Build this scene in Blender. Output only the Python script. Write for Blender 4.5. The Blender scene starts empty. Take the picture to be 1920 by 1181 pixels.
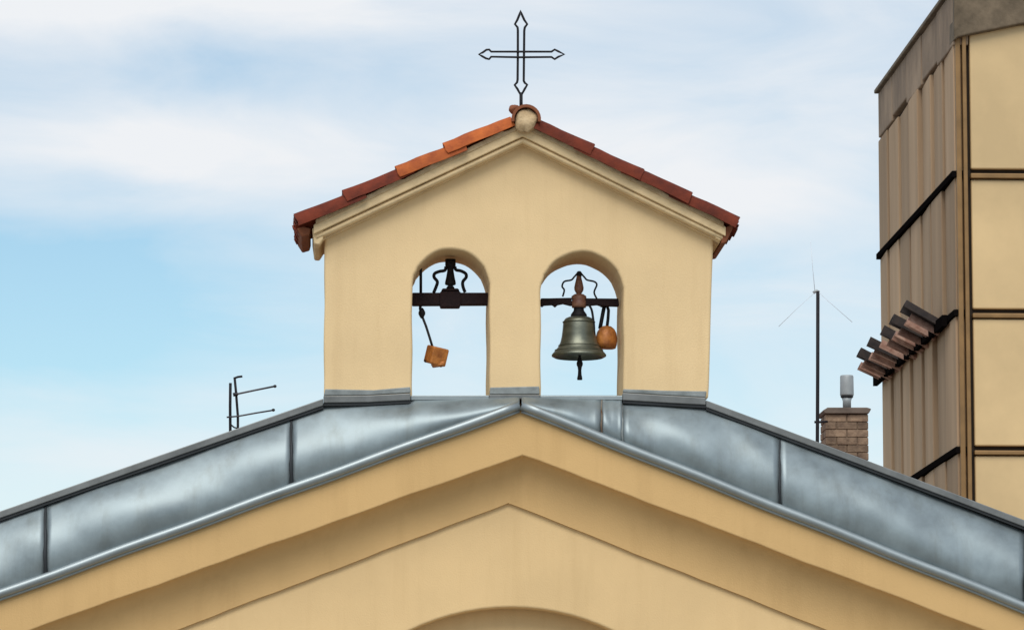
import bpy, bmesh, math, random
from mathutils import Vector, Matrix
random.seed(7)
PI = math.pi
scene = bpy.context.scene
C = scene.collection

# ------------------------------------------------------------------ camera
F = 8000.0                      # focal length in pixels of a 1920 wide picture
VX, VY = 600.0, 1620.0          # where the church axis (+Y) meets the picture
pitch = math.atan((VY - 590.5) / F)
yaw = math.atan((960.0 - VX) / F * math.cos(pitch))
CAM = Vector((0, 0, 4.0))
cam = bpy.data.cameras.new('camera')
cam.sensor_width = 36.0
cam.sensor_fit = 'HORIZONTAL'
cam.lens = 36.0 * F / 1920.0
cam.clip_start = 0.5
cam.clip_end = 6000
cam_o = bpy.data.objects.new('camera', cam)
cam_o.location = CAM
cam_o.rotation_euler = (PI / 2 + pitch, 0, -yaw)
C.objects.link(cam_o)
scene.camera = cam_o
FW = Vector((math.sin(yaw) * math.cos(pitch), math.cos(yaw) * math.cos(pitch), math.sin(pitch)))
RT = Vector((math.cos(yaw), -math.sin(yaw), 0))
UP = RT.cross(FW)

def at(px, py, Y):
    """world point at depth Y that the photograph shows at (px, py)"""
    d = FW + RT * ((px - 960) / F) + UP * ((590.5 - py) / F)
    return CAM + d * (Y / d.y)

# ------------------------------------------------------------------ world
SUN_EL, SUN_AZ = math.radians(50), math.radians(12)   # azimuth: to the left of the viewer's back
world = bpy.data.worlds.new('World')
scene.world = world
world.use_nodes = True
wt = world.node_tree
wt.nodes.clear()
def wn(t, **k):
    n = wt.nodes.new(t)
    for a, b in k.items(): setattr(n, a, b)
    return n
def wmath(op, a, b=None, c=None, clamp=False):
    n = wn('ShaderNodeMath', operation=op, use_clamp=clamp)
    for i, v in enumerate((a, b, c)):
        if v is None: continue
        if isinstance(v, (int, float)): n.inputs[i].default_value = v
        else: wt.links.new(v, n.inputs[i])
    return n.outputs[0]
wout = wn('ShaderNodeOutputWorld')
wbg = wn('ShaderNodeBackground')
wbg.inputs['Strength'].default_value = 0.15
wt.links.new(wbg.outputs[0], wout.inputs[0])
sky = wn('ShaderNodeTexSky', sky_type='NISHITA')
sky.sun_disc = False
sky.sun_elevation = SUN_EL
sky.sun_rotation = PI + SUN_AZ
sky.air_density = 1.0
sky.dust_density = 0.2
sky.ozone_density = 3.0
tc = wn('ShaderNodeTexCoord')
sep = wn('ShaderNodeSeparateXYZ')
wt.links.new(tc.outputs['Generated'], sep.inputs[0])
dx, dz = sep.outputs[0], sep.outputs[2]
def blob(px, py, rx, ry, amp):
    u = wmath('MULTIPLY', wmath('SUBTRACT', dx, (px - VX) / F), F / rx)
    v = wmath('MULTIPLY', wmath('SUBTRACT', dz, (VY - py) / F), F / ry)
    r2 = wmath('ADD', wmath('MULTIPLY', u, u), wmath('MULTIPLY', v, v))
    return wmath('MULTIPLY', wmath('EXPONENT', wmath('MULTIPLY', r2, -1.0)), amp)
mp = wn('ShaderNodeMapping')
mp.inputs['Scale'].default_value = (13, 13, 44)
mp.inputs['Location'].default_value = (3.1, 0.4, 1.7)
wt.links.new(tc.outputs['Generated'], mp.inputs[0])
nz = wn('ShaderNodeTexNoise')
nz.inputs['Scale'].default_value = 1.0
nz.inputs['Detail'].default_value = 9.0
nz.inputs['Roughness'].default_value = 0.56
nz.inputs['Distortion'].default_value = 0.5
wt.links.new(mp.outputs[0], nz.inputs['Vector'])
mask = wmath('ADD', wmath('MULTIPLY', wmath('SUBTRACT', nz.outputs['Fac'], 0.5), 1.25), 0.59)
for b in ((350, 285, 620, 75, .42), (200, 30, 900, 70, .4), (1450, 375, 230, 80, .4), (1130, 240, 320, 110, .35),
          (520, 395, 330, 60, .2), (450, 140, 330, 60, -.16), (0, 610, 640, 190, -.75), (1250, 760, 700, 130, -.15), (230, 370, 150, 26, -.3),
          (380, 440, 200, 30, -.12), (1550, 110, 400, 170, -.1), (1500, 620, 500, 160, -.08)):
    mask = wmath('ADD', mask, blob(*b))
mask = wmath('ADD', mask, 0.0, clamp=True)
tint = wn('ShaderNodeMix', data_type='RGBA', blend_type='MULTIPLY')
tint.inputs[0].default_value = 1.0
wt.links.new(sky.outputs[0], tint.inputs[6])
tint.inputs[7].default_value = (.79, .845, .79, 1)
mixs = wn('ShaderNodeMix', data_type='RGBA')
wt.links.new(mask, mixs.inputs[0])
wt.links.new(tint.outputs[2], mixs.inputs[6])
mixs.inputs[7].default_value = (5.75, 5.9, 6.1, 1)      # cloud
wt.links.new(mixs.outputs[2], wbg.inputs['Color'])

sun = bpy.data.lights.new('sun', 'SUN')
sun.energy = 2.4
sun.angle = math.radians(40)
sun.color = (1.0, 0.95, 0.87)
sun_o = bpy.data.objects.new('sun', sun)
S = Vector((-math.sin(SUN_AZ) * math.cos(SUN_EL), -math.cos(SUN_AZ) * math.cos(SUN_EL), math.sin(SUN_EL)))
sun_o.rotation_euler = S.to_track_quat('Z', 'Y').to_euler()
sun_o.location = (0, 0, 60)
C.objects.link(sun_o)

vs = scene.view_settings
vs.view_transform = 'Standard'
vs.look = 'None'
vs.exposure = 0.0
vs.gamma = 1.0
vs.use_curve_mapping = False

# ------------------------------------------------------------------ materials
def mat(name, col, rough=.8, metal=0.0, var=0.0, vscale=3.0, bump=0.0, bscale=60.0, rand=0.0, col2=None, spec=None, vstretch=(1, 1, 1), rvar=0.0, streak=0.0):
    """procedural surface: large soft colour variation, fine relief, optional per-object shade"""
    m = bpy.data.materials.new(name)
    m.use_nodes = True
    t = m.node_tree
    b = t.nodes['Principled BSDF']
    b.inputs['Roughness'].default_value = rough
    b.inputs['Metallic'].default_value = metal
    if spec is not None: b.inputs['Specular IOR Level'].default_value = spec
    tcn = t.nodes.new('ShaderNodeTexCoord')
    geo = t.nodes.new('ShaderNodeNewGeometry')
    mpn = t.nodes.new('ShaderNodeMapping')
    mpn.inputs['Scale'].default_value = vstretch
    t.links.new(geo.outputs['Position'], mpn.inputs[0])
    n1 = t.nodes.new('ShaderNodeTexNoise')
    n1.inputs['Scale'].default_value = vscale
    n1.inputs['Detail'].default_value = 6
    n1.inputs['Roughness'].default_value = .6
    t.links.new(mpn.outputs[0], n1.inputs['Vector'])
    ramp = t.nodes.new('ShaderNodeValToRGB')
    c2 = col2 if col2 else tuple(c * (1 - var) for c in col)
    c1 = col if col2 else tuple(min(1, c * (1 + var)) for c in col)
    ramp.color_ramp.elements[0].position = .3
    ramp.color_ramp.elements[1].position = .7
    ramp.color_ramp.elements[0].color = (*c2, 1)
    ramp.color_ramp.elements[1].color = (*c1, 1)
    t.links.new(n1.outputs['Fac'], ramp.inputs[0])
    out = ramp.outputs[0]
    if streak:
        mp3 = t.nodes.new('ShaderNodeMapping')
        mp3.inputs['Scale'].default_value = (7, 7, .55)
        t.links.new(geo.outputs['Position'], mp3.inputs[0])
        n3 = t.nodes.new('ShaderNodeTexNoise')
        n3.inputs['Scale'].default_value = 1.0
        n3.inputs['Detail'].default_value = 7
        n3.inputs['Roughness'].default_value = .65
        t.links.new(mp3.outputs[0], n3.inputs['Vector'])
        mr3 = t.nodes.new('ShaderNodeMapRange')
        mr3.inputs[1].default_value = .5; mr3.inputs[2].default_value = .75
        mr3.inputs[3].default_value = 0; mr3.inputs[4].default_value = streak
        t.links.new(n3.outputs['Fac'], mr3.inputs[0])
        mx = t.nodes.new('ShaderNodeMix'); mx.data_type = 'RGBA'; mx.blend_type = 'MULTIPLY'
        t.links.new(mr3.outputs[0], mx.inputs[0])
        t.links.new(out, mx.inputs[6])
        mx.inputs[7].default_value = (.62, .56, .48, 1)
        out = mx.outputs[2]
    if rand:
        oi = t.nodes.new('ShaderNodeObjectInfo')
        mr = t.nodes.new('ShaderNodeMapRange')
        mr.inputs[3].default_value = 1 - rand
        mr.inputs[4].default_value = 1 + rand
        t.links.new(oi.outputs['Random'], mr.inputs[0])
        hs = t.nodes.new('ShaderNodeHueSaturation')
        t.links.new(mr.outputs[0], hs.inputs['Value'])
        t.links.new(out, hs.inputs['Color'])
        out = hs.outputs[0]
    t.links.new(out, b.inputs['Base Color'])
    if rvar:
        mr2 = t.nodes.new('ShaderNodeMapRange')
        mr2.inputs[3].default_value = max(0, rough - rvar)
        mr2.inputs[4].default_value = min(1, rough + rvar)
        t.links.new(n1.outputs['Fac'], mr2.inputs[0])
        t.links.new(mr2.outputs[0], b.inputs['Roughness'])
    if bump:
        n2 = t.nodes.new('ShaderNodeTexNoise')
        n2.inputs['Scale'].default_value = bscale
        n2.inputs['Detail'].default_value = 4
        t.links.new(geo.outputs['Position'], n2.inputs['Vector'])
        bp = t.nodes.new('ShaderNodeBump')
        bp.inputs['Strength'].default_value = bump
        bp.inputs['Distance'].default_value = .01
        t.links.new(n2.outputs['Fac'], bp.inputs['Height'])
        t.links.new(bp.outputs[0], b.inputs['Normal'])
    return m

M = {
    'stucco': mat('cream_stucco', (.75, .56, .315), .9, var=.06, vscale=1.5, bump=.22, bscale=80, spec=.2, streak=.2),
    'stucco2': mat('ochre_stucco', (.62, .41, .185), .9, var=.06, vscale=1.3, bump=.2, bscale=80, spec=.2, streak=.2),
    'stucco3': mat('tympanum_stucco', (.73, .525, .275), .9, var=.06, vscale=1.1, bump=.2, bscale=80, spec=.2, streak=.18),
    'cornice': mat('cornice_plaster', (.72, .55, .32), .85, var=.13, vscale=7, bump=.4, bscale=40, spec=.2),
    'mortar': mat('lime_mortar', (.68, .53, .33), .95, col2=(.42, .29, .16), vscale=9, bump=.8, bscale=35, spec=.1),
    'tile': mat('clay_tile', (.185, .03, .01), .8, col2=(.075, .013, .006), vscale=7, bump=.5, bscale=50, rand=.35, spec=.3),
    'tile_lit': mat('lit_clay_tile', (.52, .13, .025), .75, col2=(.26, .05, .014), vscale=7, bump=.5, bscale=50, rand=.15, spec=.3),  # lit copy of the clay: light on upper left tiles put into colour
    'ridge': mat('ridge_clay', (.24, .085, .04), .8, col2=(.2, .07, .035), vscale=12, bump=.4, bscale=60, spec=.2),
    'zinc': mat('zinc_sheet', (.235, .285, .305), .47, metal=.58, var=.22, vscale=3.4, rvar=.14, streak=.5, bump=.06, bscale=9),
    'zinc_roll': mat('zinc_roll', (.30, .345, .36), .45, metal=.7, var=.12, vscale=4, rvar=.1),
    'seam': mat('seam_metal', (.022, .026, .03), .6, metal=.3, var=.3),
    'coping': mat('coping_metal', (.17, .18, .18), .5, metal=.5, var=.25, vscale=5, rvar=.1),
    'flash': mat('lead_flashing', (.30, .33, .33), .6, metal=.4, col2=(.17, .19, .19), vscale=8, bump=.4, bscale=20),
    'rust': mat('rusty_seam', (.10, .045, .016), .85, metal=.1, col2=(.24, .22, .18), vscale=10),
    'iron': mat('black_iron', (.010, .009, .012), .65, metal=.1, spec=.3, var=.3, vscale=20, bump=.3, bscale=90),
    'beam': mat('dark_beam', (.012, .006, .008), .75, col2=(.026, .011, .011), spec=.25, vscale=9, bump=.4, bscale=50),
    'bronze': mat('bell_bronze', (.20, .21, .165), .42, metal=.7, col2=(.10, .112, .09), vscale=6, vstretch=(1, 1, 3), rvar=.1, bump=.12, bscale=30),
    'wood': mat('turned_wood', (.27, .14, .085), .5, col2=(.16, .06, .045), vscale=14, vstretch=(1, 1, 3)),
    'copper': mat('rusty_hammer', (.62, .235, .05), .5, col2=(.27, .085, .02), vscale=13, metal=.15, bump=.5, bscale=40),
    'clad': mat('cladding_panel', (.43, .305, .195), .75, col2=(.31, .215, .135), vscale=1.0, vstretch=(2, 2, .25), rand=.2, spec=.12),
    'parapet': mat('parapet_cladding', (.36, .26, .175), .85, col2=(.19, .135, .09), vscale=2.5, vstretch=(1, 1, .6), rand=.12, bump=.4, bscale=15),
    'parapet_f': mat('weathered_parapet', (.19, .145, .095), .85, col2=(.085, .064, .04), vscale=5, bump=.8, bscale=14),
    'gold': mat('gold_panel', (.67, .49, .255), .42, var=.14, vscale=.7, metal=.15, rand=.04, bump=.05, bscale=4),
    'frame': mat('bronze_frame', (.25, .145, .055), .5, metal=.3, var=.2, vscale=4),
    'frame_d': mat('dark_frame', (.055, .025, .01), .6, metal=.2, var=.2),
    'core': mat('tower_backing', (.035, .025, .018), .95, var=.2),
    'black': mat('black_joint', (.006, .005, .005), 1.0, spec=.0),
    'brick': mat('old_brick', (.30, .21, .14), .95, col2=(.10, .065, .045), vscale=11, bump=.9, bscale=28, rand=.3),
    'brickm': mat('brick_mortar', (.2, .14, .095), .95, var=.2, vscale=12, bump=.5),
    'cap': mat('chimney_cap', (.13, .10, .08), .85, var=.25, vscale=8),
    'cowl': mat('grey_cowl', (.34, .37, .38), .55, metal=.3, var=.15, vscale=6),
    'mast': mat('dark_mast', (.022, .022, .025), .5, metal=.4, var=.2),
    'wire': mat('thin_wire', (.62, .68, .74), .6, metal=.2),
    'alu': mat('antenna_rod', (.06, .06, .07), .45, metal=.5, var=.3, vscale=30),
    'dtile': mat('grey_tile', (.030, .029, .031), .9, col2=(.065, .052, .047), spec=.1, vscale=9, bump=.4),
    'ptile': mat('pink_tile', (.50, .34, .27), .85, col2=(.22, .10, .07), vscale=9, bump=.5),
    'ground': mat('ground_paving', (.25, .23, .20), .9, var=.25, vscale=.4, bump=.3, bscale=6),
    'roofback': mat('rear_roof', (.22, .08, .045), .85, var=.2, vscale=3),
}

# ------------------------------------------------------------------ helpers
def wloc(o):
    l = Vector((0, 0, 0))
    while o is not None:
        l = l + o.location
        o = o.parent
    return l
def obj(name, verts, faces, m, parent=None, smooth=False, bevel=0, seg=2):
    """one mesh object from world-space vertices, put under its parent"""
    me = bpy.data.meshes.new(name)
    me.from_pydata([tuple(v) for v in verts], [], faces)
    bm = bmesh.new(); bm.from_mesh(me)
    bmesh.ops.recalc_face_normals(bm, faces=bm.faces)
    bm.to_mesh(me); bm.free()
    me.materials.append(M[m])
    if smooth:
        for p in me.polygons: p.use_smooth = True
    o = bpy.data.objects.new(name, me)
    if parent is not None:
        o.parent = parent
        o.location = -wloc(parent)
    C.objects.link(o)
    if bevel:
        b = o.modifiers.new('bevel', 'BEVEL')
        b.width = bevel; b.segments = seg; b.limit_method = 'ANGLE'; b.angle_limit = math.radians(35)
    return o
def empty(name, loc, label, cat, group=None):
    o = bpy.data.objects.new(name, None)
    o.location = loc
    o.empty_display_size = .2
    C.objects.link(o)
    o['label'] = label; o['category'] = cat
    if group: o['group'] = group
    return o
def prism_xz(pts, Y0, Y1):
    """polygon of (x,z) world points extruded in Y"""
    n = len(pts)
    v = [(x, Y0, z) for x, z in pts] + [(x, Y1, z) for x, z in pts]
    f = [tuple(range(n)), tuple(range(2 * n - 1, n - 1, -1))]
    f += [(i, i + n, (i + 1) % n + n, (i + 1) % n) for i in range(n)]
    return v, f
def pxz(pts, Y):
    return [(at(x, y, Y).x, at(x, y, Y).z) for x, y in pts]
def prism_px(pts, Y0, Y1):
    return prism_xz(pxz(pts, Y0), Y0, Y1)
def boxw(a, b):
    x0, y0, z0 = a; x1, y1, z1 = b
    v = [(x0, y0, z0), (x1, y0, z0), (x1, y1, z0), (x0, y1, z0), (x0, y0, z1), (x1, y0, z1), (x1, y1, z1), (x0, y1, z1)]
    f = [(0, 1, 2, 3), (4, 5, 6, 7), (0, 1, 5, 4), (1, 2, 6, 5), (2, 3, 7, 6), (3, 0, 4, 7)]
    return v, f
def join(*parts):
    V, Fc = [], []
    for v, f in parts:
        o = len(V)
        V += list(v)
        Fc += [tuple(i + o for i in q) for q in f]
    return V, Fc
def tube(pts, r, n=10, closed=False, flat=1.0):
    """round bar swept along points; r is a radius or one per point"""
    pts = [Vector(p) for p in pts]
    k = len(pts)
    rs = r if isinstance(r, (list, tuple)) else [r] * k
    V, Fc = [], []
    ref = None
    for i in range(k):
        if closed: t = (pts[(i + 1) % k] - pts[i]).normalized() + (pts[i] - pts[i - 1]).normalized()
        elif i == 0: t = pts[1] - pts[0]
        elif i == k - 1: t = pts[-1] - pts[-2]
        else: t = (pts[i + 1] - pts[i]).normalized() + (pts[i] - pts[i - 1]).normalized()
        t.normalize()
        if ref is None:
            ref = Vector((0, 1, 0)) if abs(t.y) < .8 else Vector((1, 0, 0))
        a = (ref - t * ref.dot(t)).normalized()
        ref = a
        b = t.cross(a)
        for j in range(n):
            w = 2 * PI * j / n
            V.append(pts[i] + a * (math.cos(w) * rs[i] * flat) + b * (math.sin(w) * rs[i]))
    for i in range(k if closed else k - 1):
        i2 = (i + 1) % k
        for j in range(n):
            Fc.append((i * n + j, i * n + (j + 1) % n, i2 * n + (j + 1) % n, i2 * n + j))
    if not closed:
        Fc.append(tuple(range(n - 1, -1, -1)))
        Fc.append(tuple(range((k - 1) * n, k * n)))
    return V, Fc
def lathe(c, prof, n=32, axis=Vector((0, 0, 1)), side=Vector((1, 0, 0))):
    """profile of (radius, height) turned round an axis through c"""
    c = Vector(c); s2 = axis.cross(side)
    V, Fc = [], []
    for r, h in prof:
        for j in range(n):
            w = 2 * PI * j / n
            V.append(c + axis * h + (side * math.cos(w) + s2 * math.sin(w)) * max(r, 1e-4))
    for i in range(len(prof) - 1):
        for j in range(n):
            Fc.append((i * n + j, i * n + (j + 1) % n, (i + 1) * n + (j + 1) % n, (i + 1) * n + j))
    Fc.append(tuple(range(n - 1, -1, -1)))
    Fc.append(tuple(range((len(prof) - 1) * n, len(prof) * n)))
    return V, Fc
def smooth_path(pts, sub=5):
    """Catmull-Rom through points"""
    P = [Vector(p) for p in pts]
    out = []
    for i in range(len(P) - 1):
        p0, p1, p2, p3 = P[max(i - 1, 0)], P[i], P[i + 1], P[min(i + 2, len(P) - 1)]
        for s in range(sub):
            t = s / sub
            out.append(.5 * ((2 * p1) + (p2 - p0) * t + (2 * p0 - 5 * p1 + 4 * p2 - p3) * t * t + (3 * p1 - p0 - 3 * p2 + p3) * t ** 3))
    out.append(P[-1])
    return out
def lerp_line(pts, x):
    """height of a polyline (px) at x"""
    for (x0, y0), (x1, y1) in zip(pts, pts[1:]):
        if x <= x1 or (x1, y1) == pts[-1]:
            return y0 + (y1 - y0) * (x - x0) / (x1 - x0)

# ------------------------------------------------------------------ ground
g = obj('ground', [(-900, -900, 0), (900, -900, 0), (900, 2500, 0), (-900, 2500, 0)], [(0, 1, 2, 3)], 'ground')
g['kind'] = 'structure'

# ------------------------------------------------------------------ church
YW = 32.0       # facade wall / bell gable front
YF = 31.76      # face of the overhanging raking fascia
PXM = 32.0 / F  # metres per pixel at the facade
church = empty('church', (at(977, 900, YW).x, YW, 0), 'cream stucco gabled church with zinc verge and twin-arched bell gable on top', 'church')
XL, XR = -360, 2300
verge = [(XL, 1117 + .362 * 360), (976, 765), (XR, 1140 + .4 * 380)]            # top of fascia / zinc lower edge
verge[0] = (XL, 1247); verge[2] = (XR, 1292)
fas_b = [(XL, 853 + .355 * (980 + 360)), (980, 853), (XR, 853 + .379 * (XR - 980))]
cov_b = [(XL, 943 + .383 * (953 + 360)), (953, 943), (XR, 943 + .398 * (XR - 953))]
def line(l, x): return lerp_line(l, x)

# facade wall with the blind arch
arc_c, arc_r = (958, 1574), 436
xa, xb = at(XL, 900, YW).x, at(XR, 900, YW).x
arch_px = [(arc_c[0] + arc_r * math.cos(w), arc_c[1] - arc_r * math.sin(w)) for w in [PI * i / 48 for i in range(49)]]
arch_w = pxz(arch_px, YW)
pts = [(xa, 0)] + pxz([(XL, cov_b[0][1] - 20), (953, 923), (XR, cov_b[2][1] - 20)], YW) + [(xb, 0)] + [(arch_w[0][0], 0)] + arch_w + [(arch_w[-1][0], 0)]
v, f = prism_xz(pts, YW, YW + .38)
obj('facade_wall', v, f, 'stucco3', church, bevel=.018, seg=3)
v, f = boxw((arch_w[-1][0] - .2, YW + .24, 0), (arch_w[0][0] + .2, YW + .36, max(z for x, z in arch_w) + .25))
v, f = boxw((arch_w[-1][0] + .004, YW + .25, 0), (arch_w[0][0] - .004, YW + .36, 0.1))
niche = [(arch_w[0][0], 0)] + arch_w + [(arch_w[-1][0], 0)]
obj('niche_wall', *prism_xz(niche, YW + .2, YW + .37), 'stucco3', church)

# raking fascia: flat band (two rakes mitred at the apex)
def wob(x, k=1.0): return k * (.7 * math.sin(x * .021 + 1.3) + .5 * math.sin(x * .047 + .4) + .3 * math.sin(x * .11))
def stations(l, n=45):
    return [(l[0][0] + (l[1][0] - l[0][0]) * i / n, l[0][1] + (l[1][1] - l[0][1]) * i / n) for i in range(n)] + [(l[1][0] + (l[2][0] - l[1][0]) * i / n, l[1][1] + (l[2][1] - l[1][1]) * i / n) for i in range(n + 1)]
fas_s = [(x, y + wob(x)) for x, y in stations(fas_b)]
cov_s = [(x, y + wob(x + 300, .8)) for x, y in stations(cov_b)]
fpts = pxz([(XL, verge[0][1]), (976, 765), (XR, verge[2][1])] + fas_s[::-1], YF)
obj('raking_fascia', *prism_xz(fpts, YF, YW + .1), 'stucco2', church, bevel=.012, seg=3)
# cove under the fascia: quarter hollow running up both rakes
prof = []
NP = 12
for i in range(NP + 1):
    a = i / NP * PI / 2
    prof.append((1 - (1 - math.sin(a)), 1 - math.cos(a)))       # (back, down)
V, Fc = [], []
Y1 = YW - .03
for (x0, y0), (x1, y1) in zip(fas_s, cov_s):
    a = at(x0, y0, YF); b = at(x1, y1, Y1)
    for bk, dn in prof:
        V.append((a.x + (b.x - a.x) * dn, YF + .02 + (Y1 - YF - .02) * bk, a.z + .004 + (b.z - a.z) * dn))
    V.append((b.x, YW + .05, b.z))
    V.append((a.x, YW + .05, a.z + .004))
K = NP + 3
for s in range(len(fas_s) - 1):
    for i in range(K):
        j = (i + 1) % K
        Fc.append((s * K + i, s * K + j, (s + 1) * K + j, (s + 1) * K + i))
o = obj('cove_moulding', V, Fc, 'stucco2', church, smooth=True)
e = o.modifiers.new('edge', 'EDGE_SPLIT'); e.split_angle = math.radians(30)

# side walls, back wall, rear roof, parapet core behind the zinc
ap = at(976, 765, YW)
eave_l, eave_r = at(XL, verge[0][1], YW), at(XR, verge[2][1], YW)
YB = 43.0
obj('side_wall', *boxw((xa, YW + .385, 0), (xa + .35, YB, eave_l.z - .2)), 'stucco2', church)
obj('side_wall', *boxw((xb - .35, YW + .385, 0), (xb, YB, eave_r.z - .2)), 'stucco2', church)
obj('back_wall', *prism_xz([(xa + .352, 0), (xb - .352, 0), (xb - .352, eave_r.z - .4), (ap.x, ap.z - .4), (xa + .352, eave_l.z - .4)], YB - .3, YB - .01), 'stucco2', church)
rp = [(xa - .25, eave_l.z - .22), (ap.x, ap.z - .12), (xb + .25, eave_r.z - .22), (xb + .25, eave_r.z - .34), (ap.x, ap.z - .25), (xa - .25, eave_l.z - .34)]
obj('rear_roof', *prism_xz(rp, YW + .75, YB + .3), 'roofback', church)

# zinc covered verge: sheets curving back from the front roll to the coping
top_l = [(XL, 972 + .352 * 360), (0, 972), (608, 759), (770, 752)]
top_r = [(1167, 755), (1322, 759), (1920, 994), (XR, 994 + .393 * 380)]
def top_line(x):
    if x <= 770: return lerp_line(top_l, x)
    if x >= 1167: return lerp_line(top_r, x)
    return 745.0
YT = 31.955
def zinc(x0, x1, seed, lump=1.0):
    rnd = random.Random(seed)
    n, mm = max(8, int((x1 - x0) / 12)), 16
    ph = [(rnd.uniform(0, 6.28), rnd.uniform(.8, 2.4), rnd.uniform(.5, 1.6), rnd.uniform(.4, 1)) for _ in range(5)]
    V, Fc = [], []
    for i in range(n + 1):
        x = x0 + (x1 - x0) * i / n
        yb, yt = line(verge, x) - 4, top_line(x) - 3
        yt = min(yt, yb - 6)
        h = (yb - yt) / 140.0
        for j in range(mm + 1):
            t = j / mm
            Y = zY(x, t)
            u = i / n
            bul = sum(am * math.sin(a + u * b * 6.28 + t * c * 4) for a, b, c, am in ph) * .0075
            bul += .0016 * math.sin(u * (x1 - x0) * .05 + ph[0][0] + 3 * t) * math.sin(7 * t + ph[1][0] + u * 5) + .0013 * math.sin(u * (x1 - x0) * .09 + ph[2][0]) * math.sin(13 * t + ph[3][0])
            bul *= math.sin(PI * t) ** .7 * min(1, h) * min(1, .25 + u * 6, .25 + (1 - u) * 6) * lump
            p = at(x, yb + (yt - yb) * t, Y)
            V.append((p.x, p.y + bul, p.z))
    for i in range(n):
        for j in range(mm):
            a = i * (mm + 1) + j
            Fc.append((a, a + 1, a + mm + 2, a + mm + 1))
    o = obj('zinc_sheet', V, Fc, 'zinc', church, smooth=True)
    s = o.modifiers.new('solid', 'SOLIDIFY'); s.thickness = .004; s.offset = -1
    return o
def zY(x, t):
    a = (YT - YF + .03) / .5184
    return YF - .03 + a * ((t - .28) ** 2)
joints_l = [XL, 85, 546, 975]
joints_r = [977, 1128, 1167, 1462, 1922, XR]
for k, (a, b) in enumerate(zip(joints_l, joints_l[1:])): zinc(a + 1.0, b - 1.0, 11 + k)
for k, (a, b) in enumerate(zip(joints_r, joints_r[1:])): zinc(a + 1.0, b - 1.0, 31 + k)
def seam(x, r, m='seam'):
    pts = []
    yb, yt = line(verge, x) - 4, top_line(x) - 3
    for j in range(13):
        t = j / 12
        p = at(x + .6 * math.sin(j * 1.3), yb + (yt - yb) * t, zY(x, t) - .006)
        pts.append(p)
    obj('standing_seam', *tube(pts, [r * (1.25 - .5 * j / 12 + .15 * math.sin(j * 2.1)) for j in range(13)], 8), m, church, smooth=True)
for x in (85, 546): seam(x, .012)
seam(1462, .008); seam(1922, .01); seam(1167, .006, 'flash'); seam(1128, .006, 'rust')
# rust run below the arch sill
# rounded roll along the lower edge
def roll(p0, p1, name='verge_roll'):
    n = 40
    pts = [at(p0[0] + (p1[0] - p0[0]) * i / n, p0[1] + (p1[1] - p0[1]) * i / n, YF - .035) + Vector((0, 0, .003 * math.sin(i * .8))) for i in range(n + 1)]
    obj(name, *tube(pts, .036, 16), 'zinc_roll', church, smooth=True)
    pts = [p + Vector((0, .012, -.043)) for p in pts]
    obj('drip_edge', *tube(pts, .013, 8), 'zinc_roll', church, smooth=True)
roll((XL, verge[0][1] - 4), (974, 760))
roll((978, 760), (XR, verge[2][1] - 4))

# parapet core + coping
core = pxz([(XL, top_l[0][1] + 2), (0, 974), (608, 756), (1322, 756), (1920, 994), (XR, top_r[-1][1] + 2), (XR, verge[2][1] + 30), (976, 860), (XL, verge[0][1] + 30)], YT + .04)
obj('parapet_wall', *prism_xz(core, YT + .04, YW + .72), 'stucco2', church)
YC = 31.87
def coping(pts, th=13.0, yb=YW + .76, nm='coping', YC=YC):
    a = pxz(pts, YC)
    b = pxz([(x, y + th) for x, y in pts], YC)
    o = obj(nm, *prism_xz(a + b[::-1], YC, yb), 'coping', church, bevel=.006)
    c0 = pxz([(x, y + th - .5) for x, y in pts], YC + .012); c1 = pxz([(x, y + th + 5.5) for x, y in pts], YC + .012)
    obj('shadow_strip', *prism_xz(c0 + c1[::-1], YC + .012, YW - .005), 'seam', church)  # dark strip added as the shadow line below the coping overhang
    return o
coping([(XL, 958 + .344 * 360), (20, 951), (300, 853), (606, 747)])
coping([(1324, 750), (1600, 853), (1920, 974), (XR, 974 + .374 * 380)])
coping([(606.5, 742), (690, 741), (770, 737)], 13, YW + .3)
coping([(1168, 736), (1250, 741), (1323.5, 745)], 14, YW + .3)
# sills in the two arches and under the pier
obj('arch_sill', *prism_px([(770.5, 741), (917, 741), (917, 749), (770.5, 750)], YC + .02, YW + .76), 'zinc_roll', church, bevel=.004)
obj('arch_sill', *prism_px([(1013, 741.5), (1167.5, 741.5), (1167.5, 750), (1013, 748)], YC + .02, YW + .76), 'zinc_roll', church, bevel=.004)
obj('pier_sill', *prism_px([(917.5, 739.5), (1012.5, 740), (1012.5, 748), (917.5, 748)], YC + .01, YW + .3), 'coping', church, bevel=.004)
# cleats under the coping
for x in list(range(30, 600, 88)) + [640, 700] + list(range(1360, 1920, 92)):
    xx = x + random.uniform(-14, 14)
    y = top_line(xx) - 2
    obj('cleat', *prism_px([(xx - 4, y - 6), (xx + 4, y - 6), (xx + 2, y + 7), (xx - 2, y + 6)], YT - .03, YT + .03), 'seam', church)
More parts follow.
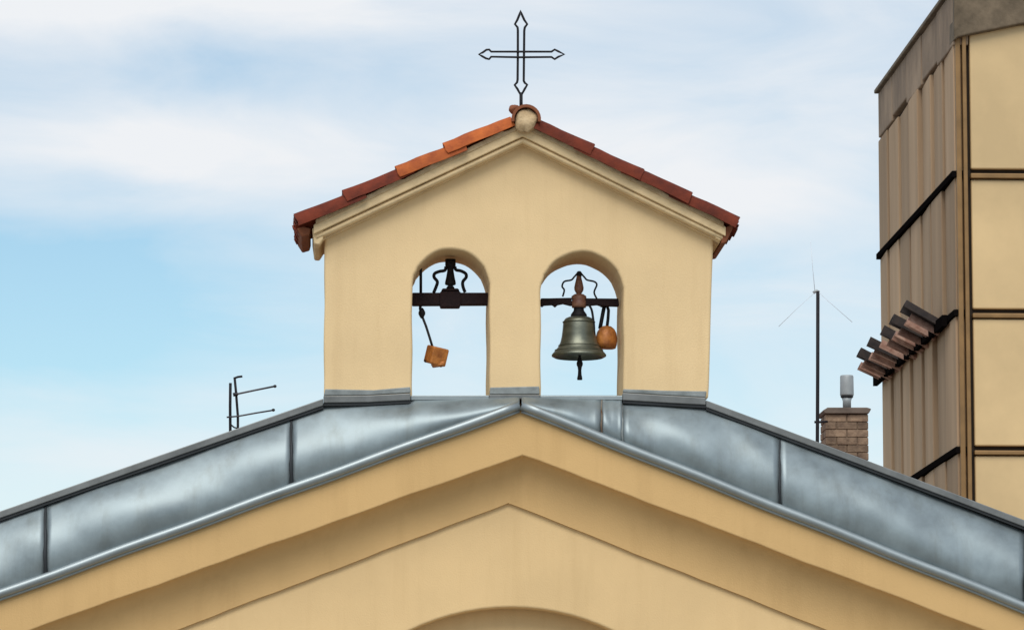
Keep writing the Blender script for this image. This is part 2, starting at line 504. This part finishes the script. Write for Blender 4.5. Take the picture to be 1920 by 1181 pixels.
# ------------------------------------------------------------------ bell gable (part of the church)
TH = .72
def arch_notch(xl, xr, apex, n=28):
    r = (xr - xl) / 2; cx = (xl + xr) / 2; sp = apex + r * 1.0
    return [(xl, 748)] + [(cx - r * math.cos(PI * i / n), sp - r * math.sin(PI * i / n)) for i in range(n + 1)] + [(xr, 748)]
pts = [(607, 748), (609, 420), (980, 246), (1338, 420), (1329, 748)]
outline = [(607, 748), (609, 425), (980, 250), (1339, 428), (1328, 748)] + arch_notch(1014, 1169, 472)[::-1] + arch_notch(773, 918, 467)[::-1]
def subdiv(poly, step=22):
    out = []
    for (x0, y0), (x1, y1) in zip(poly, poly[1:] + poly[:1]):
        k = max(1, int(math.hypot(x1 - x0, y1 - y0) / step))
        out += [(x0 + (x1 - x0) * i / k, y0 + (y1 - y0) * i / k) for i in range(k)]
    return out
outline = [(x + .7 * math.sin(y * .05 + x) * (1 if y < 740 else 0), y + (.5 * math.sin(x * .09) if y < 740 else 0)) for x, y in subdiv(outline)]
v, f = prism_px(outline, YW, YW + TH)
gable = obj('bell_gable', v, f, 'stucco', church, bevel=.022, seg=4)
gable['label'] = 'cream bell gable wall with two round arches'
def gpart(name, v, f, m, **k): return obj(name, v, f, m, gable, **k)
# raking cornice: flat upper band, shadow fillet and round bead, mitred at the apex
yc = YW - .13
EL, ER, AP = (588, 421), (1361, 425), (980, 237)
def chevron(nm, el, ap, er, th, Y0, Yb, m='cornice', bev=.008):
    a = pxz([el, ap, er], Y0); b = pxz([(er[0], er[1] + th), (ap[0], ap[1] + th + 1), (el[0], el[1] + th)], Y0)
    return gpart(nm, *prism_xz(a + b, Y0, Yb), m, bevel=bev, seg=3)
chevron('cornice_band', EL, AP, ER, 18, yc, YW + TH + .10)
chevron('cornice_fillet', (596, 432), (980, 254), (1354, 436), 9, yc + .05, YW + TH + .05, bev=.004)
pth = []
for (x0, y0), (x1, y1) in (((592, 446), (980, 264)), ((980, 264), (1357, 448))):
    pth += [at(x0 + (x1 - x0) * i / 12, y0 + (y1 - y0) * i / 12, yc + .055) for i in range(0 if not pth else 1, 13)]
gpart('cornice_bead', *tube(pth, .023, 14, flat=1.5), 'cornice', smooth=True)
chevron('cornice_soffit', (600, 446), (980, 264.5), (1350, 448), 7, yc + .09, YW + TH + .03, bev=.003)
# moulded returns at the lower ends
gpart('cornice_return', *prism_px([(585, 428), (606, 420), (606, 448), (599, 459), (589, 458)], yc + .03, YW + TH + .06), 'cornice', bevel=.012, seg=3)
gpart('cornice_return', *prism_px([(1341, 424), (1358, 432), (1352, 452), (1341, 446)], yc + .03, YW + TH + .06), 'cornice', bevel=.012, seg=3)
# uneven mortar bed between cornice and tiles
def bed(p0, p1, seed, Y0, Y1):
    rnd = random.Random(seed)
    n = 60
    top, bot = [], []
    for i in range(n + 1):
        x = p0[0] + (p1[0] - p0[0]) * i / n; y = p0[1] + (p1[1] - p0[1]) * i / n
        saw = ((i * 4 / n + .35) % 1.0)
        top.append((x, y - 5 - 5 * saw + rnd.uniform(-1, 1)))
        bot.append((x, y + 3))
    gpart('mortar_bed', *prism_px(top + bot[::-1], Y0, Y1), 'mortar', bevel=.006)
bed((592, 418), (978, 237), 3, yc - .012, YW + TH + .08)
bed((1357, 423), (982, 237), 4, yc - .012, YW + TH + .08)

# barrel tiles: one mesh per kind, shared by all of them
def tile_mesh(name, m, L, r0, r1, th=.016, arc=PI, n=9, seed=0, rough=0.0):
    V, Fc = [], []
    segs = 6
    rj = random.Random(seed)
    bow = rj.uniform(-.006, .008)
    for s in range(segs + 1):
        x = -L * s / segs                       # runs uphill from the lower end
        ro = r0 + (r1 - r0) * s / segs
        for rr in (ro, ro - th):
            for j in range(n + 1):
                w = (PI - arc) / 2 + arc * j / n
                V.append((x + rj.uniform(-1, 1) * rough * 1.6, -rr * math.cos(w) + rj.uniform(-1, 1) * rough, rr * math.sin(w) + rj.uniform(-1, 1) * rough + (bow * math.sin(PI * s / segs) if rough else 0)))
    q = 2 * (n + 1)
    for s in range(segs):
        for j in range(n):
            a = s * q + j; Fc.append((a, a + 1, a + q + 1, a + q))
            a += n + 1; Fc.append((a, a + q, a + q + 1, a + 1))
        for j in (0, n):
            a = s * q + j; b = a + n + 1
            Fc.append((a, a + q, b + q, b))
    for s in (0, segs):
        for j in range(n):
            a = s * q + j; Fc.append((a, a + n + 1, a + n + 2, a + 1))
    me = bpy.data.meshes.new(name)
    me.from_pydata(V, [], Fc)
    bm = bmesh.new(); bm.from_mesh(me); bmesh.ops.recalc_face_normals(bm, faces=bm.faces); bm.to_mesh(me); bm.free()
    me.materials.append(M[m])
    for p in me.polygons: p.use_smooth = True
    return me
def put_tile(me, name, parent, loc, ax, up, roll=0.0):
    ax = ax.normalized(); y = up.cross(ax).normalized(); z = ax.cross(y)
    R = Matrix((ax, y, z)).transposed().to_4x4()
    o = bpy.data.objects.new(name, me)
    o.parent = parent
    o.matrix_basis = Matrix.Translation(Vector(loc) - wloc(parent)) @ R @ Matrix.Rotation(roll, 4, 'X')
    C.objects.link(o)
    e = o.modifiers.new('edge', 'EDGE_SPLIT'); e.split_angle = math.radians(50)
    return o
covers = [tile_mesh('cover_tile', 'tile', .555, .106, .094, seed=k, rough=.0028) for k in range(4)]
covers2 = [tile_mesh('lit_cover_tile', 'tile_lit', .555, .106, .094, seed=9 + k, rough=.0028) for k in range(3)]
pan = tile_mesh('pan_tile', 'tile', .50, .085, .095, arc=2.4)
ycol0 = yc + .035
for side, lows, slope_pts in ((-1, (560, 652, 750, 841), ((588, 412), (978, 229))), (1, (1379, 1290, 1200, 1107), ((1361, 416), (984, 229)))):
    (xa_, ya_), (xb_, yb_) = slope_pts
    pa, pb = at(xa_, ya_, yc), at(xb_, yb_, yc)
    d = (pa - pb); d.y = 0; d.normalize()                       # downhill
    nrm = Vector((-d.z, 0, d.x)) if d.x > 0 else Vector((d.z, 0, -d.x))
    for row, lx in enumerate(lows):
        ly = ya_ + (yb_ - ya_) * (lx - xa_) / (xb_ - xa_)
        for col in range(5):
            jy = random.uniform(-.006, .006)
            base = at(lx + random.uniform(-3, 3) * (1 if col else .3), ly, yc); base.y = ycol0 + .2 * col + jy
            tilt = math.radians(2.4 if side < 0 else 1.1) + random.uniform(-.012, .016)
            ax = (d - nrm * math.tan(tilt) * -1.0).normalized()
            lift = .004 + .004 * (row % 2) - (.022 if side > 0 else 0)
            put_tile(random.choice(covers2 if side < 0 and row > 1 else covers), 'roof_tile', gable, base + nrm * (lift), ax, nrm, random.uniform(-.05, .05))
            if col < 4:
                b2 = base + Vector((0, .1, 0)) + nrm * .062 + d * .02
                put_tile(pan, 'pan_tile', gable, b2, ax, -nrm)
# eave ends
# dark eaves board end on the right
gpart('eaves_end', *prism_px([(1357, 428), (1372, 420), (1374, 428), (1362, 455), (1352, 457)], yc + .02, YW + TH + .05), 'ridge', bevel=.008)
gpart('eaves_end', *prism_px([(556, 428), (570, 425), (583, 428), (580, 440), (566, 444)], yc + .03, YW + TH + .05), 'ridge', bevel=.01)
# ridge tiles along the depth of the gable
rc = at(986, 226, yc - .03)
rtile = tile_mesh('ridge_tile', 'ridge', .5, .112, .100, th=.022, arc=PI * 1.12, n=14)
for k in range(2):
    put_tile(rtile, 'ridge_tile', gable, Vector((rc.x - .01 * k, yc - .10 + .44 * k, rc.z + .006 * k)), Vector((0.02, -1, 0)), Vector((0, 0, 1)))
def lump(c, rx, ry, rz, seed, nm, m, parent=gable, n=14):
    rnd = random.Random(seed)
    V, Fc = [], []
    for i in range(n + 1):
        a = PI * i / n
        for j in range(n * 2):
            b = PI * j / n
            k = 1 + .10 * math.sin(3 * b + seed) * math.sin(2 * a) + .07 * math.sin(5 * a + b * 2 + seed) + rnd.uniform(-.025, .025)
            V.append((c[0] + rx * k * math.sin(a) * math.cos(b), c[1] + ry * k * math.sin(a) * math.sin(b), c[2] + rz * k * math.cos(a)))
    q = n * 2
    for i in range(n):
        for j in range(q):
            Fc.append((i * q + j, i * q + (j + 1) % q, (i + 1) * q + (j + 1) % q, (i + 1) * q + j))
    return obj(nm, V, Fc, m, parent, smooth=True)
lump((rc.x, yc - .055, rc.z - .008), .086, .04, .086, 2, 'mortar_plug', 'mortar')
kb = at(965, 206, YW + .06)
lump((kb.x, YW + .06, kb.z), .045, .05, .036, 5, 'clay_lump', 'ridge')
# lead flashings at the foot of the wall
for k, q in enumerate(([(610, 729), (700, 731), (769, 725), (770, 736), (690, 740.5), (607, 741.5)],
          [(919, 726), (1011, 724), (1012, 739), (918, 739)],
          [(1169, 729), (1250, 732), (1325, 733), (1323, 744.5), (1250, 740.5), (1168, 735.5)])):
    gpart('flashing', *prism_px(q, YW - .022, YW + .02), 'flash', bevel=.006)

# ------------------------------------------------------------------ cross on the ridge
YX = YW + .33
cross = empty('iron_cross', at(977, 215, YX), 'black wrought-iron outline cross with spear-shaped ends on the bell gable ridge', 'cross')
def wire(name, px, Y, r, parent, closed=False, m='iron', n=8):
    return obj(name, *tube([at(x, y, Y) for x, y in px], r, n, closed), m, parent, smooth=True)
rw = .0092
up = [(976, 21), (978.5, 28), (983, 38), (988.5, 46), (984, 52), (983, 58), (982.5, 100), (982, 152), (984, 156), (988.5, 159.5), (984, 167), (978.5, 177),
      (975.5, 177), (970, 167), (965, 160), (969.5, 155), (970.5, 150), (971, 100), (971, 58), (970.5, 52), (965.5, 46), (970, 38), (974, 28)]
wire('upright', up, YX, rw, cross, True)
hz = [(898, 102.5), (905, 99), (912, 94), (917, 93.5), (921, 97.5), (975, 97.5), (1034, 97.5), (1040, 93.5), (1047, 97), (1058, 102.5),
      (1047, 107), (1040, 111.5), (1034, 107.5), (975, 108), (921, 107), (917, 111.5), (911, 110), (904, 106)]
wire('crossbar', hz, YX - .012, rw * .92, cross, True)
wire('stem', [(977, 174), (977, 190), (977, 216)], YX, .013, cross)

# ------------------------------------------------------------------ bells
YM = YW + .36
PB = YM / F
# right arch: hanging bell with its wheelless yoke
bx = 1085.5
bell = empty('bell', at(bx, 671, YM), 'green-grey bronze bell hanging with its finial-topped yoke in the arch', 'bell')
bc = at(bx, 671, YM)
def prof_px(rows, y0): return [(r * PB, (y0 - y) * PB) for r, y in rows]
body = [(46, 671), (51.5, 668), (51.8, 665.5), (50, 663), (45, 657.5), (39, 650), (35, 641), (32.5, 630), (31, 618), (30, 606), (28.5, 600), (25.5, 596), (20, 593.5), (12, 592), (4, 591)]
inner = [(3, 597), (20, 600), (26, 610), (28, 630), (32, 645), (40, 660)]
V, Fc = lathe(bc, prof_px(inner[::1] and [(r, y) for r, y in inner], 671) + prof_px(body, 671), 48)
bb = obj('bell_body', V, Fc, 'bronze', bell, smooth=True)
for y, r in ((603, 30.2), (657, 45.2), (648, 38.4)):
    pts = [bc + Vector((math.cos(w) * r * PB, math.sin(w) * r * PB, (671 - y) * PB)) for w in [2 * PI * i / 48 for i in range(48)]]
    obj('moulding_ring', *tube(pts, .0045, 6, True), 'bronze', bb, smooth=True)
obj('crown', *lathe(bc, prof_px([(16, 594), (15, 588), (10, 581), (9.5, 576), (11, 573)], 671), 24), 'iron', bell, smooth=True)
obj('clapper', *lathe(at(1087, 712, YM), prof_px([(4.8, 712), (5, 709), (3.6, 702), (3.2, 694), (4, 688), (5.8, 684), (6, 680), (4, 674), (2.5, 668), (2, 610)], 712), 16), 'iron', bell, smooth=True)
obj('headstock', *lathe(at(1085.5, 577, YM), prof_px([(13, 577), (14.5, 573), (14.5, 566), (13, 563), (14.5, 559), (14, 555), (9, 551.5), (4, 550)], 577), 28), 'wood', bell, smooth=True)
obj('finial', *lathe(at(1085.5, 551, YM), prof_px([(3, 552), (6, 549), (8.6, 544), (9, 539), (7.4, 531), (5.2, 522), (4.2, 516)], 551), 24), 'wood', bell, smooth=True)
obj('finial_cap', *lathe(at(1086, 517, YM), prof_px([(4.2, 519), (5.2, 515), (5, 511), (3, 508.5), (.5, 508)], 517), 20), 'iron', bell, smooth=True)
def scroll(px, r, parent, m='iron', Y=YM):
    obj('scroll', *tube(smooth_path([at(x, y, Y) for x, y in px], 5), r, 8), m, parent, smooth=True)
scroll([(1083, 512), (1076, 520), (1071, 525), (1058, 528), (1054, 537), (1058, 544), (1055, 556)], .007, bell)
scroll([(1089, 512), (1096, 520), (1101, 525), (1114, 528), (1119, 534), (1114, 548), (1119, 560)], .007, bell)
obj('yoke_beam', *prism_px([(1014, 559), (1030, 559), (1072, 558), (1072, 573), (1064, 571), (1056, 569), (1046, 571), (1041, 575.5), (1036, 571), (1020, 572), (1017, 575), (1014, 573)], YM - .03, YM + .03), 'beam', bell, bevel=.006)
obj('yoke_beam', *prism_px([(1098, 559), (1160, 559.5), (1161, 574), (1126, 573), (1120, 571), (1098, 573)], YM - .03, YM + .03), 'beam', bell, bevel=.006)
obj('strap', *tube(smooth_path([at(x, y, YM - .05) for x, y in ((1103, 570), (1109, 580), (1112, 596), (1114, 616), (1113, 634))], 4), .009, 8), 'iron', bell, smooth=True)

# right arch: pear-shaped hammer beside the bell
YH = YM + .05
h1 = empty('bell_hammer', at(1136, 653, YH), 'rust-orange rounded bell hammer on twin bars beside the bronze bell', 'hammer')
hc = at(1136, 653, YH)
HB = YH / F
obj('hammer_head', *lathe(hc, [(r * HB, (653 - y) * HB) for r, y in ((15, 653.5), (18.5, 652), (20.5, 645), (20.5, 633), (18.5, 623), (14, 615.5), (8, 611), (2, 610))], 28,
    axis=Vector((.06, 0, 1)).normalized(), side=Vector((1, 0, -.06)).normalized()), 'copper', h1, smooth=True)
obj('hammer_bar', *tube([at(x, y, YH) for x, y in ((1125, 616), (1128, 600), (1131, 584), (1134, 570))], .015, 8), 'iron', h1, smooth=True)
obj('hammer_bar', *tube([at(x, y, YH) for x, y in ((1138, 614), (1140, 598), (1141, 582), (1138, 572))], .012, 8), 'iron', h1, smooth=True)
obj('pivot', *tube([at(1126, 573, YH), at(1142, 574, YH)], .013, 8), 'iron', h1, smooth=True)

# left arch: yoke that carries no bell in view
yk = empty('bell_yoke', at(845, 572, YM), 'dark iron yoke beam with flared finial and scrolls in the arch without a bell', 'bell yoke')
obj('yoke_beam', *prism_px([(773, 548.5), (919, 548.5), (920, 571), (773, 572)], YM - .045, YM + .045), 'beam', yk, bevel=.008)
obj('clamp_plate', *prism_px([(826, 546), (863, 546), (865, 552), (865, 568), (862, 576), (826, 576), (824, 568), (824, 552)], YM - .053, YM + .053), 'beam', yk, bevel=.008)
obj('clamp_plate', *prism_px([(830, 540.5), (859, 540.5), (862, 545), (827, 545)], YM - .055, YM + .055), 'beam', yk, bevel=.006)
obj('finial', *lathe(at(844.5, 541, YM), prof_px([(8, 541), (7, 538), (4.5, 535.5), (9.5, 534), (10.5, 532), (10, 528), (8, 519), (6.2, 508), (6, 502), (9, 500.5), (10, 497), (10, 485)], 541), 24), 'iron', yk, smooth=True)
obj('scroll', *tube(smooth_path([at(x, y, YM) for x, y in ((836, 500), (834, 507), (824, 509), (815, 513), (814, 520), (820, 528), (818, 537), (813, 549))], 5), .0125, 8), 'iron', yk, smooth=True)
obj('scroll', *tube(smooth_path([at(x, y, YM) for x, y in ((853, 500), (855, 506), (864, 508), (873, 513), (874, 520), (868, 528), (868, 537), (872, 548))], 5), .0125, 8), 'iron', yk, smooth=True)
obj('rod', *tube([at(789, 549, YM), at(789, 468, YM)], .011, 8), 'iron', yk, smooth=True)
# left arch: swinging box hammer
h2 = empty('bell_hammer', at(818, 686, YM), 'rust-orange block hammer hanging on a thin slanted rod under the empty yoke', 'hammer')
obj('pivot', *tube(smooth_path([at(x, y, YM) for x, y in ((802, 571), (796, 569), (789, 573), (788, 580), (791, 586))], 4), .011, 8), 'iron', h2, smooth=True)
obj('knob', *lathe(at(791, 596, YM), prof_px([(2, 597), (4, 594), (6.5, 589), (6.5, 585), (4, 580), (2, 577)], 596), 14), 'iron', h2, smooth=True)
obj('rod', *tube([at(x, y, YM) for x, y in ((792, 594), (799, 612), (806, 634), (812, 654))], .0095, 8), 'mast', h2, smooth=True)
hm = at(818, 667, YM)
w_, h_ = .068, .068
V, Fc = boxw((-w_, -w_, -h_), (w_, w_, h_))
Rm = Matrix.Rotation(math.radians(10), 3, 'Y') @ Matrix.Rotation(math.radians(24), 3, 'Z') @ Matrix.Rotation(math.radians(8), 3, 'X')
hh = obj('hammer_head', [hm + Rm @ Vector(p) for p in V], Fc, 'copper', h2, bevel=.012, seg=2)
obj('bolt', *tube([at(x, y, YM) for x, y in ((806, 672), (799, 676), (796, 677))], [.012, .007, .013], 8), 'iron', hh, smooth=True)
obj('foot', *tube([at(x, y, YM - .01) for x, y in ((826, 680), (827.5, 688))], [.016, .01], 8), 'copper', hh, smooth=True)
obj('foot', *prism_px([(808, 680), (834, 677), (833, 684), (812, 687)], YM - .05, YM + .05), 'copper', hh, bevel=.006)

# ------------------------------------------------------------------ aerials and chimney on the rear roof
YA = 38.5
PA = YA / F
a1 = empty('tv_antenna', at(434, 900, YA), 'black aerial with two posts and side rods above the sloping coping', 'antenna')
wire('post', [(432, 718), (431.5, 760), (433, 1010)], YA, .013, a1)
wire('post', [(440, 709), (442.5, 735), (446, 780), (446.5, 1010)], YA, .0115, a1)
wire('element', [(438, 709.5), (446, 706.5), (454.5, 705.5)], YA, .010, a1)
e1 = wire('element', [(437, 739), (447, 738), (480, 731), (515, 724)], YA - .03, .0085, a1, m='alu')
e2_ = wire('element', [(425, 782), (447, 780), (480, 774), (511, 769)], YA - .03, .0075, a1, m='alu')
for (x, y), pe in (((515.5, 724), e1), ((512.5, 768.5), e2_)):
    obj('tip', *lathe(at(x, y, YA - .03) - Vector((0, 0, .014)), [(.004, 0), (.013, .005), (.016, .014), (.013, .023), (.004, .028)], 10), 'mast', pe, smooth=True)
wire('clamp', [(437, 740), (446, 738)], YA - .02, .017, a1)
wire('brace', [(433, 796), (439, 801), (446, 803)], YA, .007, a1)

YK = 39.0
PK = YK / F
ch = empty('chimney', at(1587, 1000, YK), 'weathered brick chimney with dark cap and grey cylindrical cowl beside the aerial mast', 'chimney')
cx0, cx1 = at(1548, 800, YK).x, at(1628, 800, YK).x
zc = at(1587, 776, YK).z
zb = zc - 1.5
core_in = .012
obj('shaft_core', *boxw((cx0 + core_in, YK + core_in, zb), (cx1 - core_in, YK + .42 - core_in, zc - .002)), 'brickm', ch)
bw, bh = (cx1 - cx0 - .01) / 2, .066
bme = None
rowz, r_ = zc - .004, 0
while rowz - bh > zb + .3:
    z0 = rowz - bh
    if r_ % 2 == 0: xs = [(cx0, cx0 + bw), (cx0 + bw + .01, cx1)]
    else: xs = [(cx0, cx0 + bw * .5), (cx0 + bw * .5 + .01, cx0 + bw * 1.5), (cx0 + bw * 1.5 + .01, cx1)]
    for (x0, x1) in xs:
        j = random.uniform(-.004, .004)
        obj('brick', *boxw((x0, YK + j, z0), (x1, YK + .11, rowz)), 'brick', ch, bevel=.004, seg=1)
    # left flank
    obj('brick', *boxw((cx0 + .001 + random.uniform(-.003, .003), YK + .12, z0), (cx0 + .1, YK + .26, rowz)), 'brick', ch, bevel=.006, seg=1)
    obj('brick', *boxw((cx0 + .001 + random.uniform(-.003, .003), YK + .27, z0), (cx0 + .1, YK + .419, rowz)), 'brick', ch, bevel=.006, seg=1)
    rowz -= bh + .005; r_ += 1
obj('cap_slab', *prism_px([(1543, 769), (1552, 763.5), (1626, 763.5), (1634, 766), (1629, 775), (1547, 775)], YK - .03, YK + .45), 'cap', ch, bevel=.008)
obj('flue_neck', *lathe(at(1588, 764, YK + .2), [(8 * PK, 0), (8 * PK, 12 * PK), (10 * PK, 19 * PK)], 20), 'cowl', ch, smooth=True)
obj('cowl_ring', *lathe(at(1588, 746, YK + .2), [(10.5 * PK, 0), (12.2 * PK, 2 * PK), (12.2 * PK, 4.5 * PK)], 24), 'mast', ch)
obj('cowl', *lathe(at(1588, 741.5, YK + .2), [(12.6 * PK, 0), (13.2 * PK, 2 * PK), (12.8 * PK, 36 * PK), (12 * PK, 38.5 * PK), (4 * PK, 39.5 * PK)], 28), 'cowl', ch, smooth=True)

YP = 38.8
a2 = empty('radio_mast', at(1533, 900, YP), 'slender dark radio mast with faint wire whips beside the chimney', 'antenna')
wire('mast', [(1533.5, 546), (1533.2, 700), (1532.5, 840), (1532, 980)], YP, .0165, a2)
wire('hub', [(1525, 549), (1531, 545), (1536, 548)], YP, .014, a2, m='cowl')
wire('whip', [(1528, 547), (1524, 505), (1520, 452)], YP, .0026, a2, m='wire')
wire('radial', [(1527, 549), (1495, 578), (1460, 612)], YP - .05, .0022, a2, m='wire')
wire('radial', [(1536, 549), (1565, 575), (1598, 604)], YP - .05, .0022, a2, m='wire')
wire('bracket', [(1527, 791), (1538, 791), (1552, 790)], YP + .01, .011, a2)

# ------------------------------------------------------------------ tower building at the right
YR = 46.0
tower = empty('tower_building', at(1850, 1620, YR) * 1.0, 'brown clad office tower with gold facade panels rising behind the church', 'building')
tower.location.z = 0
def X(px, Y=YR): return at(px, 450, Y).x
def Z(py, Y=YR): return at(1815, py, Y).z
xc_ = X(1796)
# back depth: where the flank's far edge shows at px 1652
Ybk = YR
for _ in range(400):
    Ybk += .02
    d = Vector((xc_, Ybk, Z(450))) - CAM
    if 960 + F * d.dot(RT) / d.dot(FW) <= 1651: break
xr_ = X(2260)
ztop = Z(-22)
obj('tower_core', *boxw((xc_ + .07, YR + .12, 0), (xr_, Ybk - .05, ztop - .25)), 'core', tower)
# flank: vertical cladding strips, one row per storey, dark joints between
jz = [Z(325), Z(585), Z(842), Z(1100), Z(1360), Z(1620)]
zpar = Z(80)
n_s = 7
W = (Ybk - YR - .06) / n_s
rows = [(zpar, jz[0])] + list(zip(jz, jz[1:])) + [(jz[-1], 0.0)]
rr = random.Random(5)
tones = [0.0, .03, -.01, .02, .05, .0, -.02]
for r, (zt, zbm) in enumerate(rows):
    for s in range(n_s):
        y0 = YR + .06 + s * W; y1 = y0 + W
        o1 = rr.uniform(-.03, .0); o2 = o1 + rr.uniform(.0, .035)
        top_ = zt - (.035 if r else .0); bot_ = zbm + .035 if zbm > 0 else 0
        V = [(xc_ + o1, y0 + .04, bot_), (xc_ + o2, y1 - .04, bot_), (xc_ + .12, y1 - .04, bot_), (xc_ + .12, y0 + .04, bot_)]
        V += [(x, y, top_) for x, y, z in V]
        obj('cladding_panel', V, [(0, 1, 2, 3), (4, 5, 6, 7), (0, 1, 5, 4), (1, 2, 6, 5), (2, 3, 7, 6), (3, 0, 4, 7)], 'clad', tower, bevel=.012)
for z in jz[:5]:
    obj('joint_strip', *boxw((xc_ - .045, YR + .05, z - .034), (xc_ + .1, Ybk, z + .034)), 'black', tower)
# flank parapet pieces
for s in range(5):
    y0 = YR + .02 + s * (Ybk - YR - .12) / 5; y1 = YR + .02 + (s + 1) * (Ybk - YR - .12) / 5
    of = rr.uniform(-.02, -.005)
    zt = ztop - .02
    obj('parapet_panel', *boxw((xc_ + of, y0 + .012, zpar + rr.uniform(-.03, .10)), (xc_ + .15, y1 - .012, zt)), 'parapet', tower, bevel=.015)
obj('parapet_cap', *boxw((xc_ - .06, YR - .05, ztop - .019), (xc_ + .3, Ybk - .08, ztop + .03)), 'parapet_f', tower, bevel=.01)
# front parapet band
fp = pxz([(1789, -24), (2260, -24), (2260, -4), (1920, 44), (1818, 65), (1797, 70), (1789, 76)], YR - .06)
obj('parapet_band', *prism_xz(fp, YR - .06, YR + .3), 'parapet_f', tower, bevel=.02, seg=3)
# corner posts and mullions
def vbar(p0, p1, Y0, Y1, m, nm='mullion'):
    obj(nm, *boxw((X(p0, Y0), Y0, 0), (X(p1, Y0), Y1, Z(66))), m, tower, bevel=.008)
vbar(1796, 1805.5, YR + .02, YR + .14, 'frame', 'corner_post')
vbar(1809, 1816.5, YR + .0, YR + .14, 'frame')
vbar(2117, 2125, YR + .0, YR + .14, 'frame')
ys = [(66, 316), (335, 578), (596.5, 835), (853, 1094), (1112, 1352), (1370, 1600)]
for (xp0, xp1) in ((1823.5, 2114), (2128, 2258)):
    for k, (y0, y1) in enumerate(ys):
        V, Fc = boxw((X(xp0), YR + .045 + rr.uniform(0, .012), Z(y1)), (X(xp1), YR + .12, Z(y0 - (22 if k == 0 else 0))))
        obj('facade_panel', V, Fc, 'gold', tower, bevel=.02, seg=3)
    for (y0, y1), (y2, y3) in zip(ys, ys[1:]):
        obj('transom', *boxw((X(xp0 - 1), YR + .012, Z(y2 - 1.5)), (X(xp1), YR + .115, Z(y1 + 8.5))), 'frame', tower, bevel=.008)
# tile hood along one joint of the flank
def Yat(px):
    Y = YR
    while Y < Ybk + 1:
        d = Vector((xc_, Y, Z(600))) - CAM
        if 960 + F * d.dot(RT) / d.dot(FW) <= px: return Y
        Y += .02
    return Y
hood = obj('tile_hood', *boxw((xc_ - .10, Yat(1784), jz[1] - .085), (xc_ - .047, Ybk + .02, jz[1] + .04)), 'black', tower)
hood['label'] = 'short row of old barrel tiles tilted up along the tower flank'
dt = tile_mesh('hood_cover_tile', 'dtile', .42, .12, .105, th=.035)
pt = tile_mesh('hood_pan_tile', 'ptile', .38, .095, .085, th=.03)
ycs = [Yat(1769), Yat(1744), Yat(1721), Yat(1698), Yat(1676)]
for k, y in enumerate(ycs):
    ax = Vector((-1, random.uniform(-.08, .08), .50 + random.uniform(-.05, .05))).normalized()
    upv = Vector((.45, 0, 1)).normalized()
    lowp = Vector((xc_ - .06, y, jz[1] - .035))
    put_tile(dt, 'roof_tile', hood, lowp + ax * .44 * random.uniform(.92, 1.05), ax, upv, random.uniform(-.2, .2))
    for q in (0, .45):
        put_tile(pt, 'pan_tile', hood, Vector((xc_ - .05, y + .12 + q, jz[1] - .10 + .03 * q)) + ax * .38 * random.uniform(.85, 1.0), ax, upv, random.uniform(-.3, .3))
